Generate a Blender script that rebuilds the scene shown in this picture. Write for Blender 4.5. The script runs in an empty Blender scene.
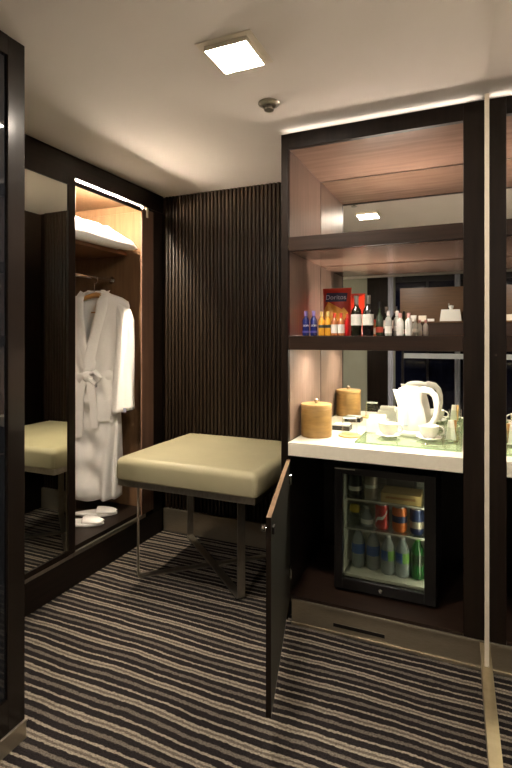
import bpy, bmesh, math, random
from mathutils import Vector, Matrix
random.seed(7)
C = bpy.context.scene.collection
PI = math.pi

# ------------------------------------------------------------------ materials
def newmat(name):
    m = bpy.data.materials.new(name); m.use_nodes = True
    nt = m.node_tree
    return m, nt, nt.nodes['Principled BSDF']

def plain(name, col, rough=.5, metal=0., spec=.5, coat=0., sheen=0., trans=0., ior=1.45, alpha=1.):
    m, nt, b = newmat(name)
    b.inputs['Base Color'].default_value = (*col, 1)
    b.inputs['Roughness'].default_value = rough
    b.inputs['Metallic'].default_value = metal
    b.inputs['Specular IOR Level'].default_value = spec
    b.inputs['Coat Weight'].default_value = coat
    b.inputs['Coat Roughness'].default_value = .12
    b.inputs['Sheen Weight'].default_value = sheen
    b.inputs['Transmission Weight'].default_value = trans
    b.inputs['IOR'].default_value = ior
    return m

def mottled(name, c1, c2, scale=30., rough=.6, bump=0., bscale=None, detail=4, stretch=(1, 1, 1), **kw):
    m = plain(name, c1, rough, **kw)
    nt = m.node_tree; b = nt.nodes['Principled BSDF']
    tc = nt.nodes.new('ShaderNodeTexCoord'); mp = nt.nodes.new('ShaderNodeMapping')
    mp.inputs['Scale'].default_value = stretch
    nt.links.new(tc.outputs['Object'], mp.inputs['Vector'])
    n = nt.nodes.new('ShaderNodeTexNoise'); n.inputs['Scale'].default_value = scale; n.inputs['Detail'].default_value = detail
    nt.links.new(mp.outputs['Vector'], n.inputs['Vector'])
    r = nt.nodes.new('ShaderNodeValToRGB')
    r.color_ramp.elements[0].position = .32; r.color_ramp.elements[1].position = .68
    r.color_ramp.elements[0].color = (*c1, 1); r.color_ramp.elements[1].color = (*c2, 1)
    nt.links.new(n.outputs['Fac'], r.inputs['Fac']); nt.links.new(r.outputs['Color'], b.inputs['Base Color'])
    if bump:
        n2 = n
        if bscale:
            n2 = nt.nodes.new('ShaderNodeTexNoise'); n2.inputs['Scale'].default_value = bscale; n2.inputs['Detail'].default_value = 3
            nt.links.new(mp.outputs['Vector'], n2.inputs['Vector'])
        bp = nt.nodes.new('ShaderNodeBump'); bp.inputs['Strength'].default_value = bump; bp.inputs['Distance'].default_value = .01
        nt.links.new(n2.outputs['Fac'], bp.inputs['Height']); nt.links.new(bp.outputs['Normal'], b.inputs['Normal'])
    return m

def emit(name, col, strength):
    m, nt, b = newmat(name)
    b.inputs['Base Color'].default_value = (.8, .8, .8, 1)
    b.inputs['Emission Color'].default_value = (*col, 1)
    b.inputs['Emission Strength'].default_value = strength
    return m

def thin_glass(name, tint, gloss=.5, rough=.02):
    """clear pane: transparent with a fresnel reflection"""
    m = bpy.data.materials.new(name); m.use_nodes = True
    nt = m.node_tree; nt.nodes.clear()
    o = nt.nodes.new('ShaderNodeOutputMaterial'); mx = nt.nodes.new('ShaderNodeMixShader')
    t = nt.nodes.new('ShaderNodeBsdfTransparent'); g = nt.nodes.new('ShaderNodeBsdfGlossy')
    lw = nt.nodes.new('ShaderNodeLayerWeight'); lw.inputs['Blend'].default_value = .5
    pw = nt.nodes.new('ShaderNodeMath'); pw.operation = 'POWER'; pw.inputs[1].default_value = 3.2
    ma = nt.nodes.new('ShaderNodeMath'); ma.operation = 'MULTIPLY_ADD'; ma.inputs[1].default_value = .9; ma.inputs[2].default_value = .08*gloss
    nt.links.new(lw.outputs['Facing'], pw.inputs[0]); nt.links.new(pw.outputs[0], ma.inputs[0])
    t.inputs['Color'].default_value = (*tint, 1); g.inputs['Roughness'].default_value = rough
    nt.links.new(ma.outputs[0], mx.inputs[0]); nt.links.new(t.outputs[0], mx.inputs[1]); nt.links.new(g.outputs[0], mx.inputs[2])
    nt.links.new(mx.outputs[0], o.inputs[0])
    return m

def carpet_mat():
    m, nt, b = newmat('striped_carpet')
    L = nt.links.new
    geo = nt.nodes.new('ShaderNodeTexCoord')
    sep = nt.nodes.new('ShaderNodeSeparateXYZ'); L(geo.outputs['Object'], sep.inputs[0])
    def noise(scale, detail=2, st=None):
        n = nt.nodes.new('ShaderNodeTexNoise'); n.inputs['Scale'].default_value = scale; n.inputs['Detail'].default_value = detail
        if st:
            mp = nt.nodes.new('ShaderNodeMapping'); mp.inputs['Scale'].default_value = st
            L(geo.outputs['Object'], mp.inputs['Vector']); L(mp.outputs['Vector'], n.inputs['Vector'])
        else: L(geo.outputs['Object'], n.inputs['Vector'])
        return n.outputs['Fac']
    def math_(op, a, c=None):
        x = nt.nodes.new('ShaderNodeMath'); x.operation = op
        for i, v in enumerate((a, c)):
            if v is None: continue
            if isinstance(v, (int, float)): x.inputs[i].default_value = v
            else: L(v, x.inputs[i])
        return x.outputs[0]
    w1 = math_('MULTIPLY', math_('SUBTRACT', noise(1.9, 1), .5), .058)
    w2 = math_('MULTIPLY', math_('SUBTRACT', noise(16, 2), .5), .010)
    w3 = math_('MULTIPLY', math_('SUBTRACT', noise(1.0, 2, (95, 60, 1)), .5), .009)
    y = math_('ADD', math_('ADD', math_('ADD', sep.outputs['Y'], w1), w2), w3)
    t = math_('FRACT', math_('DIVIDE', math_('ADD', y, 10.0), .118))
    r = nt.nodes.new('ShaderNodeValToRGB'); cr = r.color_ramp
    D = (.020, .016, .0165); Lg = (.36, .31, .245); G = (.17, .146, .12); M = (.15, .125, .10)
    stops = [(0, D), (.15, D), (.165, Lg), (.22, Lg), (.24, D), (.41, D), (.44, G), (.53, G), (.56, D), (.715, D),
             (.73, Lg), (.785, Lg), (.805, M), (.862, M), (.88, Lg), (.935, Lg), (.955, D)]
    while len(cr.elements) < len(stops): cr.elements.new(.5)
    for e, (p, c) in zip(cr.elements, stops): e.position = p; e.color = (*c, 1)
    L(t, r.inputs['Fac'])
    # flecks: dark yarn showing through
    f = nt.nodes.new('ShaderNodeValToRGB'); f.color_ramp.elements[0].position = .36; f.color_ramp.elements[1].position = .56
    f.color_ramp.elements[0].color = (.38, .37, .36, 1)
    L(noise(1.0, 2, (150, 260, 1)), f.inputs['Fac'])
    mx = nt.nodes.new('ShaderNodeMix'); mx.data_type = 'RGBA'; mx.blend_type = 'MULTIPLY'; mx.inputs[0].default_value = .8
    L(r.outputs['Color'], mx.inputs[6]); L(f.outputs['Color'], mx.inputs[7]); L(mx.outputs[2], b.inputs['Base Color'])
    b.inputs['Roughness'].default_value = .95; b.inputs['Specular IOR Level'].default_value = .15
    bp = nt.nodes.new('ShaderNodeBump'); bp.inputs['Strength'].default_value = .6; bp.inputs['Distance'].default_value = .006
    L(noise(230, 2), bp.inputs['Height']); L(bp.outputs['Normal'], b.inputs['Normal'])
    return m

M = {}
M['wenge'] = mottled('wenge_veneer', (.008, .005, .0035), (.016, .010, .0068), 9, .36, stretch=(6, 6, .35), spec=.22)
M['wenge_x'] = mottled('wenge_veneer_horizontal', (.016, .009, .006), (.032, .018, .012), 9, .38, stretch=(.35, 6, 6), spec=.22)
M['wenge_y'] = mottled('wenge_veneer_lengthwise', (.008, .005, .0035), (.016, .010, .0068), 9, .40, stretch=(6, .35, 6), spec=.22)
M['lacquer'] = plain('dark_lacquered_wood', (.009, .0055, .0035), .6, spec=.1, coat=.8)
M['lacquer'].node_tree.nodes['Principled BSDF'].inputs['Coat Roughness'].default_value = .17
M['rib'] = mottled('ribbed_dark_timber', (.015, .0095, .006), (.030, .019, .012), 9, .42, stretch=(5, 5, .3), spec=.22)
M['walnut'] = mottled('walnut_lining', (.20, .122, .088), (.28, .175, .127), 7, .27, stretch=(.5, 5, 9), coat=.3)
M['walnut_side'] = mottled('walnut_side_lining', (.15, .100, .080), (.21, .142, .113), 7, .35, stretch=(9, 9, .4))
M['post'] = mottled('walnut_post', (.12, .066, .044), (.18, .10, .068), 8, .30, stretch=(6, 6, .3), coat=.3)
M['oak'] = mottled('wardrobe_lining', (.125, .068, .033), (.165, .092, .046), 8, .45, stretch=(6, 6, .5))
M['shelfwood'] = mottled('reddish_shelf_wood', (.16, .07, .035), (.24, .11, .055), 8, .35, stretch=(6, .4, 6))
M['dark'] = plain('dark_laminate', (.010, .007, .0055), .4)
M['black'] = plain('black_enamel', (.008, .007, .0065), .28)
M['doorin'] = mottled('grey_brown_laminate', (.018, .0165, .0125), (.022, .020, .0155), 30, .42)
M['dooredge'] = mottled('brown_door_edging', (.20, .125, .075), (.27, .17, .10), 20, .45)
M['ceil'] = mottled('ceiling_paint', (.80, .725, .66), (.83, .755, .69), 3, .85)
M['paint'] = mottled('grey_green_paint', (.33, .34, .27), (.36, .37, .30), 4, .8)
M['cream'] = plain('cream_lacquer', (.80, .71, .58), .35)
M['quartz'] = mottled('cream_quartz', (.78, .73, .60), (.82, .77, .64), 60, .22, spec=.5)
M['steel'] = mottled('brushed_steel', (.42, .37, .28), (.5, .45, .35), 40, .35, stretch=(1, 20, 20), metal=.85)
M['benchsteel'] = mottled('brushed_nickel', (.36, .33, .27), (.44, .4, .33), 30, .32, stretch=(3, 3, 1), metal=.9)
M['chrome'] = plain('chrome', (.7, .68, .64), .15, 1)
M['brass'] = mottled('satin_brass_trim', (.52, .42, .25), (.6, .5, .31), 30, .35, metal=.7)
M['mirror'] = plain('mirror_glass', (.90, .90, .87), .0, 1)
M['bronzemirror'] = plain('tinted_mirror_glass', (.80, .81, .74), .02, 1)
M['darkglass'] = plain('dark_tinted_glass', (.012, .013, .016), .03, 0, .9)
M['leather'] = mottled('olive_beige_leather', (.42, .38, .235), (.455, .41, .255), 8, .42, bump=.08, bscale=260)
M['terry'] = mottled('white_terry_cotton', (.86, .835, .79), (.90, .875, .83), 160, .95, bump=.5, bscale=420, sheen=.3)
M['linen'] = mottled('white_linen', (.84, .82, .78), (.88, .86, .82), 60, .85, bump=.15, bscale=120, sheen=.2)
M['hangerwood'] = mottled('beech_hanger', (.42, .22, .07), (.52, .29, .10), 18, .4, stretch=(1, 6, 6))
M['bamboo'] = mottled('golden_bamboo', (.22, .125, .035), (.31, .18, .055), 5, .42, stretch=(3, 3, 12))
M['bamboolid'] = mottled('pale_bamboo_lid', (.36, .22, .085), (.44, .28, .11), 6, .4)
M['bead'] = plain('grey_mirror_bead', (.16, .12, .10), .35)
M['coaster'] = mottled('tan_cork', (.62, .38, .15), (.70, .45, .2), 60, .7)
M['porcelain'] = plain('white_porcelain', (.84, .82, .78), .15, coat=.4)
M['plastic'] = plain('white_plastic', (.82, .80, .76), .3)
M['greenglass'] = plain('green_edged_glass', (.62, .80, .58), .08, trans=.75, ior=1.5)
M['trayglass'] = thin_glass('clear_tray_glass', (.90, .97, .88), .5)
M['clear'] = thin_glass('clear_glass', (.93, .95, .93), .5)
M['fridgeglass'] = thin_glass('fridge_glass', (.62, .64, .60), .5)
M['bottleclear'] = plain('clear_bottle', (.80, .84, .78), .12, trans=.45, ior=1.3)
M['liner'] = plain('fridge_liner', (.76, .74, .63), .4)
M['paper'] = plain('white_label_paper', (.82, .80, .74), .7)
M['tissue'] = plain('white_tissue', (.85, .84, .82), .9)
M['cobalt'] = plain('cobalt_glass', (.010, .016, .11), .1, coat=.5)
M['purplecap'] = plain('violet_cap', (.19, .15, .38), .35)
M['amberliq'] = plain('amber_spirit', (.66, .32, .03), .12, coat=.5)
M['yellowcap'] = plain('pale_gold_cap', (.78, .62, .22), .3)
M['redcap'] = plain('red_cap', (.62, .06, .03), .35)
M['redliq'] = plain('red_spirit', (.48, .16, .05), .12, coat=.5)
M['darkband'] = plain('black_label', (.03, .035, .025), .5)
M['redglass'] = plain('bright_red_bottle', (.50, .012, .012), .15, coat=.5)
M['wineglass'] = plain('dark_olive_wine_glass', (.014, .013, .006), .08, coat=.5)
M['wineglass2'] = plain('black_wine_glass', (.007, .005, .005), .08, coat=.5)
M['foil'] = plain('silvered_foil', (.32, .30, .27), .3, .7)
M['darkgreen'] = plain('dark_green_glass', (.018, .035, .014), .1, coat=.5)
M['redlabel'] = plain('dull_red_label', (.42, .06, .035), .5)
M['pinkcap'] = plain('pink_cap', (.72, .38, .36), .4)
M['whitecap'] = plain('white_cap', (.82, .8, .76), .35)
M['bagred'] = mottled('red_foil_bag', (.36, .018, .01), (.52, .035, .012), 12, .28, bump=.25, bscale=26, coat=.3)
M['chiporange'] = mottled('orange_chip_print', (.80, .30, .03), (.86, .44, .08), 70, .4)
M['bagnavy'] = plain('navy_print', (.03, .03, .08), .35)
M['bagpale'] = plain('pale_print', (.55, .55, .66), .4)
M['canred'] = plain('red_can_lacquer', (.55, .04, .035), .3, .3)
M['canorange'] = plain('orange_can_lacquer', (.72, .17, .03), .3, .3)
M['cannavy'] = plain('navy_can_lacquer', (.025, .04, .11), .3, .3)
M['canblack'] = plain('black_can_lacquer', (.03, .035, .03), .3, .3)
M['cansilver'] = plain('pale_can_lacquer', (.42, .36, .27), .3, .4)
M['tin'] = plain('aluminium', (.6, .58, .54), .3, .9)
M['bluelabel'] = plain('blue_label', (.05, .13, .42), .5)
M['greenlabel'] = plain('lime_label', (.20, .45, .07), .5)
M['greenbottle'] = plain('green_water_glass', (.02, .11, .025), .1, coat=.4)
M['water'] = plain('pet_bottle', (.62, .68, .68), .15, trans=.5, ior=1.2)
M['ochre'] = plain('ochre_card', (.50, .35, .13), .6)
M['yellowpack'] = plain('yellow_wrapper', (.48, .36, .03), .4)
M['carpet'] = carpet_mat()
M['console'] = mottled('brown_console_veneer', (.095, .046, .017), (.13, .064, .025), 8, .35, stretch=(.5, 6, 6))
M['consoledark'] = mottled('dark_console_veneer', (.025, .012, .008), (.04, .02, .013), 8, .35, stretch=(.5, 6, 6))
M['night'] = plain('night_window_glass', (.006, .008, .022), .03, 0, .6)
M['curtain'] = mottled('pale_sheer_curtain', (.62, .64, .72), (.70, .72, .80), 40, .9, stretch=(6, 6, .5))
M['greyrail'] = plain('pale_grey_lacquer', (.40, .42, .42), .4)

M['e_ceiling'] = emit('ceiling_diffuser_light', (1.0, .88, .74), 290)
M['e_room'] = emit('bedroom_diffuser_light', (1.0, .89, .78), 360)  # added fill from behind the viewer
M['e_ward'] = emit('wardrobe_led_light', (1.0, .85, .67), 1700)
M['e_wardend'] = emit('wardrobe_led_end_light', (1.0, .82, .60), 90)
M['e_lamp'] = emit('lamp_shade_glow', (1.0, .84, .66), 9)  # shade of the added bedroom fill lamp
M['e_bulb'] = emit('bulb_glow', (1.0, .86, .70), 260)  # bulb of the added bedroom fill lamp
M['e_shelf2'] = emit('bottle_shelf_led_light', (1.0, .84, .68), 340)
M['e_shelf'] = emit('shelf_led_light', (1.0, .84, .70), 380)
M['e_under'] = emit('counter_led_light', (1.0, .90, .72), 640)
M['e_cove'] = emit('cornice_led_light', (1.0, .90, .78), 8)
M['e_fridge'] = emit('fridge_led_light', (1.0, .97, .82), 20)

# ------------------------------------------------------------------ mesh helpers
ORIGIN = {}
def origin_of(o): return ORIGIN.get(o.name, Vector((0, 0, 0)))

class MB:
    def __init__(s): s.bm = bmesh.new()
    def box(s, x0, x1, y0, y1, z0, z1, bev=0, seg=2):
        r = bmesh.ops.create_cube(s.bm, size=1)
        bmesh.ops.scale(s.bm, vec=(x1-x0, y1-y0, z1-z0), verts=r['verts'])
        bmesh.ops.translate(s.bm, vec=((x0+x1)/2, (y0+y1)/2, (z0+z1)/2), verts=r['verts'])
        if bev:
            ed = list({e for v in r['verts'] for e in v.link_edges})
            bmesh.ops.bevel(s.bm, geom=ed, offset=bev, segments=seg, affect='EDGES', profile=.5)
        return s
    def obox(s, c, size, rot=(0, 0, 0), bev=0):
        """oriented box"""
        from mathutils import Euler
        t = bmesh.new(); bmesh.ops.create_cube(t, size=1)
        bmesh.ops.scale(t, vec=size, verts=t.verts)
        if bev: bmesh.ops.bevel(t, geom=t.edges[:], offset=bev, segments=2, affect='EDGES', profile=.5)
        t.transform(Matrix.Translation(c) @ Euler(rot).to_matrix().to_4x4())
        s.merge(t); return s
    def merge(s, t):
        me = bpy.data.meshes.new('tmp'); t.to_mesh(me); t.free(); s.bm.from_mesh(me); bpy.data.meshes.remove(me)
    def lathe(s, prof, c=(0, 0, 0), seg=28, rot=None):
        t = bmesh.new(); rings = []
        for r, z in prof:
            if r < 1e-6: rings.append([t.verts.new((0, 0, z))])
            else: rings.append([t.verts.new((r*math.cos(2*PI*k/seg), r*math.sin(2*PI*k/seg), z)) for k in range(seg)])
        for a, b in zip(rings, rings[1:]):
            for k in range(seg):
                k2 = (k+1) % seg
                if len(a) == 1 and len(b) == 1: continue
                if len(a) == 1: t.faces.new((a[0], b[k], b[k2]))
                elif len(b) == 1: t.faces.new((a[k], a[k2], b[0]))
                else: t.faces.new((a[k], a[k2], b[k2], b[k]))
        mt = Matrix.Translation(c)
        if rot: mt = mt @ rot.to_4x4()
        t.transform(mt); bmesh.ops.recalc_face_normals(t, faces=t.faces[:]); s.merge(t); return s
    def loft(s, rings, cap=True, closed=True):
        t = bmesh.new(); vs = [[t.verts.new(p) for p in r] for r in rings]
        n = len(vs[0])
        for a, b in zip(vs, vs[1:]):
            for k in range(n if closed else n-1):
                k2 = (k+1) % n
                t.faces.new((a[k], a[k2], b[k2], b[k]))
        if cap and closed:
            t.faces.new(vs[0]); t.faces.new(vs[-1][::-1])
        bmesh.ops.recalc_face_normals(t, faces=t.faces[:]); s.merge(t); return s
    def tube(s, pts, r, seg=10, sx=1., up=None):
        """round (or oval) bar along a path"""
        pts = [Vector(p) for p in pts]; rings = []
        for i, p in enumerate(pts):
            d = (pts[min(i+1, len(pts)-1)] - pts[max(i-1, 0)]).normalized()
            u = Vector(up) if up else (Vector((0, 0, 1)) if abs(d.z) < .9 else Vector((1, 0, 0)))
            a = d.cross(u).normalized(); b = a.cross(d).normalized()
            rr = r[i] if isinstance(r, (list, tuple)) else r
            rings.append([p + a*rr*sx*math.cos(2*PI*k/seg) + b*rr*math.sin(2*PI*k/seg) for k in range(seg)])
        return s.loft(rings)
    def ribbon(s, pts, width_dir, w, th):
        """flat bar swept along a path"""
        wd = Vector(width_dir).normalized(); pts = [Vector(p) for p in pts]; rings = []
        for i, p in enumerate(pts):
            d = (pts[min(i+1, len(pts)-1)] - pts[max(i-1, 0)]).normalized()
            n = d.cross(wd).normalized()
            rings.append([p + wd*w/2 + n*th/2, p - wd*w/2 + n*th/2, p - wd*w/2 - n*th/2, p + wd*w/2 - n*th/2])
        return s.loft(rings)
    def build(s, name, mat, parent=None, smooth=False, base=None, label=None):
        me = bpy.data.meshes.new(name)
        if parent is not None: org = origin_of(parent)
        else:
            if base is None:
                xs = [v.co for v in s.bm.verts]
                base = ((min(v.x for v in xs)+max(v.x for v in xs))/2, (min(v.y for v in xs)+max(v.y for v in xs))/2, min(v.z for v in xs))
            org = Vector(base)
        bmesh.ops.translate(s.bm, vec=-org, verts=s.bm.verts)
        s.bm.to_mesh(me); s.bm.free()
        me.materials.append(M[mat] if isinstance(mat, str) else mat)
        if smooth:
            for p in me.polygons: p.use_smooth = True
            me.set_sharp_from_angle(angle=math.radians(38 if smooth is True else smooth))
        o = bpy.data.objects.new(name, me); C.objects.link(o)
        if parent is not None: o.parent = parent
        else: o.location = org
        ORIGIN[o.name] = org
        if label: o['label'] = label
        return o

def B(*a, **k): return MB().box(*a, **k)
def tag(o, label, cat, group=None):
    o['label'] = label; o['category'] = cat
    if group: o['group'] = group
    return o
def thing(name, loc, label, cat, group=None):
    o = bpy.data.objects.new(name, None); C.objects.link(o); o.location = loc
    o.empty_display_size = .05
    ORIGIN[o.name] = Vector(loc)
    return tag(o, label, cat, group)
def struct(o): o['kind'] = 'structure'; return o
def copy_thing(o, loc, label, group=None):
    r = o.copy(); C.objects.link(r); r.location = loc; r['label'] = label
    if group: r['group'] = group
    for ch in list(o.children):
        c = ch.copy(); C.objects.link(c); c.parent = r
        for g in list(ch.children):
            d = g.copy(); C.objects.link(d); d.parent = c
    return r
def bend_text(txt, size, cx, cy, z, r, mat, name, parent, ang=0, depth=.0004, flat=False):
    cu = bpy.data.curves.new('t', 'FONT'); cu.body = txt; cu.size = size; cu.align_x = 'CENTER'; cu.align_y = 'CENTER'; cu.extrude = depth
    to = bpy.data.objects.new('t', cu); C.objects.link(to)
    bpy.context.view_layer.update()
    me = bpy.data.meshes.new_from_object(to.evaluated_get(bpy.context.evaluated_depsgraph_get()))
    bpy.data.objects.remove(to); bpy.data.curves.remove(cu)
    mb = MB(); mb.bm.from_mesh(me); bpy.data.meshes.remove(me)
    for v in mb.bm.verts:
        x, y, d = v.co
        if flat: v.co = (cx + x, cy - d, z + y)
        else:
            a = x/r + ang; rr = r + .0005 + d
            v.co = (cx + rr*math.sin(a), cy - rr*math.cos(a), z + y)
    return mb.build(name, mat, parent)

# ------------------------------------------------------------------ key dimensions
H = 2.2426; XW = -1.89; YB = 2.795; YC = 2.107
X0, X1, X2, X3, XM = -.788, -.754, -.021, .055, .0555
YM = 2.64                                   # mirrored back of the niche
XP, YP = -1.32, 1.164

# ------------------------------------------------------------------ setting
struct(B(-2.75, .25, -2.85, 2.95, -.06, 0).build('floor', 'carpet', base=(0, 0, 0)))
struct(B(-2.75, .25, -2.85, 2.95, H, H+.08).build('ceiling', 'ceil', base=(0, 0, H)))
struct(B(-2.75, .25, 2.815, 2.95, 0, H).build('wall_back', 'wenge', base=(0, 2.815, 0)))
# ribbed cladding: one continuous panel of slats
mb = MB(); pitch = .0268; x = XW + .012
while x + .018 < X0 - .002:
    mb.box(x, x+.0175, YB, 2.815, .152, H-.0005, bev=.004, seg=2); x += pitch
struct(mb.build('wall_ribbed', 'rib', smooth=25, base=(-1.34, YB, .152)))
struct(B(XW+.001, X0-.001, YB-.006, 2.815, 0, .15, bev=.002).build('baseboard_back', 'steel'))
struct(B(-2.75, -2.60, -.25, 2.815, 0, H).build('wall_left', 'paint', base=(-2.7, 1, 0)))
struct(B(-2.60, XP-.03, -.25, YP, 0, H).build('wall_partition', 'wenge', base=(-2, .5, 0)))
struct(B(-2.75, .25, -2.85, -2.7, 0, H).build('wall_front', 'paint', base=(-1, -2.8, 0)))
struct(B(-2.75, -2.60, -2.7, -.25, 0, H).build('wall_bedroom', 'paint', base=(-2.7, -1.5, 0)))

# near-left door: dark lacquered frame with a dark glass pane
d1 = bpy.data.objects.new('door_1', None); C.objects.link(d1); d1.location = (XP-.015, .6, .062); ORIGIN['door_1'] = Vector(d1.location)
struct(d1)
f = MB().box(XP-.029, XP, 1.10, YP, .0625, H-.001, bev=.002).box(XP-.029, XP, -.2, -.13, .0625, H-.001, bev=.002)
f.box(XP-.029, XP, -.13, 1.10, 2.18, H-.001).box(XP-.029, XP, -.13, 1.10, .0625, .167)
f.build('door_frame', 'lacquer', d1)
B(XP-.029, XP-.009, -.13, 1.10, .167, 2.18).build('glass_pane', 'darkglass', d1)
B(XP-.009, XP-.003, .98, .995, .95, 1.15, bev=.002).build('door_handle', 'benchsteel', d1)
struct(MB().box(XP-.029, XP+.003, -.2, YP+.003, 0, .055, bev=.001).box(XP-.029, XP+.006, -.2, YP+.006, .055, .062, bev=.001).build('baseboard_left', 'steel'))

# right-hand mirrored wall, very slightly splayed
KX = .0222
def wx(y): return XM + KX*(2.105 - y)
def wallprism(d0, d1, y0, y1, z0, z1):
    """prism between offsets d0..d1 (positive: behind the mirror face) along the splayed wall"""
    t = bmesh.new(); q = [(wx(y0)+d0, y0), (wx(y0)+d1, y0), (wx(y1)+d1, y1), (wx(y1)+d0, y1)]
    lo = [t.verts.new((*p, z0)) for p in q]; hi = [t.verts.new((*p, z1)) for p in q]
    t.faces.new(lo[::-1]); t.faces.new(hi)
    for k in range(4): t.faces.new((lo[k], lo[(k+1) % 4], hi[(k+1) % 4], hi[k]))
    bmesh.ops.recalc_face_normals(t, faces=t.faces[:]); mb = MB(); mb.merge(t); return mb
struct(wallprism(.0065, .25, -2.7, YC-.002, 0, H).build('wall_right', 'paint'))
struct(B(X3+.0005, .25, YC-.001, 2.815, 0, H).build('wall_niche', 'paint'))
wm = thing('wall_mirror', (wx(.4), .4, .12), 'tall frameless mirror covering the right wall beside the minibar', 'mirror')
wallprism(0, .006, -1.2, YC-.002, .118, H-.004).build('mirror_glass', 'mirror', wm)
wallprism(-.0075, -.0002, 1.944, 1.955, .118, 2.172).build('edge_trim', 'cream', wm, label='cream vertical trim strip between mirror and minibar')
k_ = wallprism(-.013, .006, -1.2, YC-.012, 0, .100)
struct(k_.build('baseboard_right', 'brass'))
struct(wallprism(-.018, .006, -1.2, YC-.012, .1005, .1165).build('trim_1', 'brass'))

# ------------------------------------------------------------------ wardrobe
wd = thing('wardrobe', (-2.2, 2.0, 0), 'dark built-in wardrobe with sliding mirror door and open lit bay', 'wardrobe')
MB().box(-1.899, XW+.004, YP+.012, YB-.008, 2.128, H-.002, bev=.002).build('header', 'wenge_y', wd)
B(-2.59, -2.575, YP+.012, 2.66, .2, 2.17).build('back_panel', 'oak', wd)
B(-2.575, -1.902, 2.62, 2.64, .2, 2.110).build('side_panel', 'oak', wd, label='pale lit wood lining of the open bay')
B(-2.575, -1.945, YP+.012, YP+.03, .2, 2.162).build('side_panel', 'oak', wd)
MB().box(-2.575, -1.936, YP+.012, 2.64, 2.162, 2.18).box(-2.575, -1.936, 2.62, 2.64, 2.111, 2.161).build('top_panel', 'oak', wd)
B(-2.575, -2.056, YP+.032, 2.619, 1.832, 1.856, bev=.002).build('shelf', 'shelfwood', wd)
B(-2.575, -1.905, YP+.012, 2.66, .175, .199).build('floor_panel', 'wenge_y', wd)
B(-1.935, XW, YP+.012, YB-.008, 0, .150).build('plinth', 'wenge_y', wd)
MB().box(-1.925, XW-.003, YP+.012, 2.60, .151, .174, bev=.002).build('door_track', 'benchsteel', wd, label='thin metal sliding door track')
B(-1.901, XW, 2.556, 2.68, .176, 2.112, bev=.002).build('post', 'post', wd, label='brown polished wood post at the right of the open bay')
B(-1.935, XW-.006, 2.681, YB-.008,   .151, 2.127).build('filler_panel', 'wenge', wd)
B(-1.903, -1.894, 1.986, 2.555, 2.092, 2.1205, bev=.002).build('top_rail', 'wenge_y', wd)
B(-1.928, -1.906, 1.25, 2.60, 2.1265, 2.130).build('light_channel', 'benchsteel', wd)  # unseen plate added to block the strip's upward light
B(-1.922, -1.914, 1.25, 2.42, 2.118, 2.126).build('light_strip', 'e_ward', wd, label='glowing warm light strip along the top of the open bay')
B(-1.922, -1.914, 2.421, 2.60, 2.118, 2.126).build('light_strip', 'e_wardend', wd)
B(-1.898, XW+.003, 2.600, 2.622, 2.062, 2.127, bev=.003).build('end_bracket', 'cream', wd, label='small pale bracket at the end of the light strip')  # cream colour stands in for light on the end of the post
rl = MB().tube([(-2.177, YP+.035, 1.676), (-2.177, 2.612, 1.676)], .0115, 14).build('hanging_rail', 'chrome', wd, smooth=True)
MB().lathe([(0, 0), (.024, 0), (.024, .006), (.0, .006)], (-2.177, 2.6195, 1.676), 20, Matrix.Rotation(PI/2, 3, 'X')).build('flange', 'chrome', rl, smooth=True)
sd = B(-1.9, XW+.004, 1.934, 1.982, .176, 2.130, bev=.002)
sd.box(-1.9, XW+.004, YP+.02, YP+.06, .176, 2.130).box(-1.9, XW+.004, YP+.06, 1.934, 2.084, 2.130).box(-1.9, XW+.004, YP+.06, 1.934, .1745, .2)
sdo = sd.build('sliding_door', 'wenge', wd)
B(-1.898, XW-.002, YP+.06, 1.934, .2, 2.084).build('door_mirror', 'bronzemirror', sdo, label='tall tinted mirror panel of the sliding door')

# pillow on the wardrobe shelf
def pillow(x0, x1, y0, y1, z0, h, edge=9, droop=.3):
    nu, nv = 26, 34; t = bmesh.new(); top = []; bot = []
    for i in range(nu+1):
        a, b_ = [], []
        for j in range(nv+1):
            u = i/nu*2-1; v = j/nv*2-1
            e = (max(0, 1-abs(u)**3.5)*max(0, 1-abs(v)**6))**.5
            px = x0+(x1-x0)*(u*(1-.05*abs(v)**3)+1)/2; py = y0+(y1-y0)*(v*(1-.06*abs(u)**3)+1)/2
            wob = .010*math.sin(9*u+5*v)*e + .007*math.sin(17*v-6*u)*e + .004*math.sin(33*v+11*u)*e
            zt = z0 + h*(.26+.74*e**.6*(.80-.16*v)) + wob; zb = z0 + h*.26*(1-e**.6)
            dr_ = droop*max(0, px - edge)
            a.append(t.verts.new((px, py, (zt if e > 0 else z0+h*.26) - dr_))); b_.append(t.verts.new((px, py, zb - dr_)))
        top.append(a); bot.append(b_)
    for i in range(nu):
        for j in range(nv):
            t.faces.new((top[i][j], top[i+1][j], top[i+1][j+1], top[i][j+1]))
            t.faces.new((bot[i][j], bot[i][j+1], bot[i+1][j+1], bot[i+1][j]))
    bmesh.ops.remove_doubles(t, verts=t.verts[:], dist=.0015)
    bmesh.ops.recalc_face_normals(t, faces=t.faces[:])
    mb = MB(); mb.merge(t); return mb
p = pillow(-2.46, -1.93, 1.62, 2.612, 1.858, .150, -2.056, .30).build('pillow', 'linen', smooth=80)
tag(p, 'plump white spare pillow lying on the wardrobe shelf above the robe', 'pillow')

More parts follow.
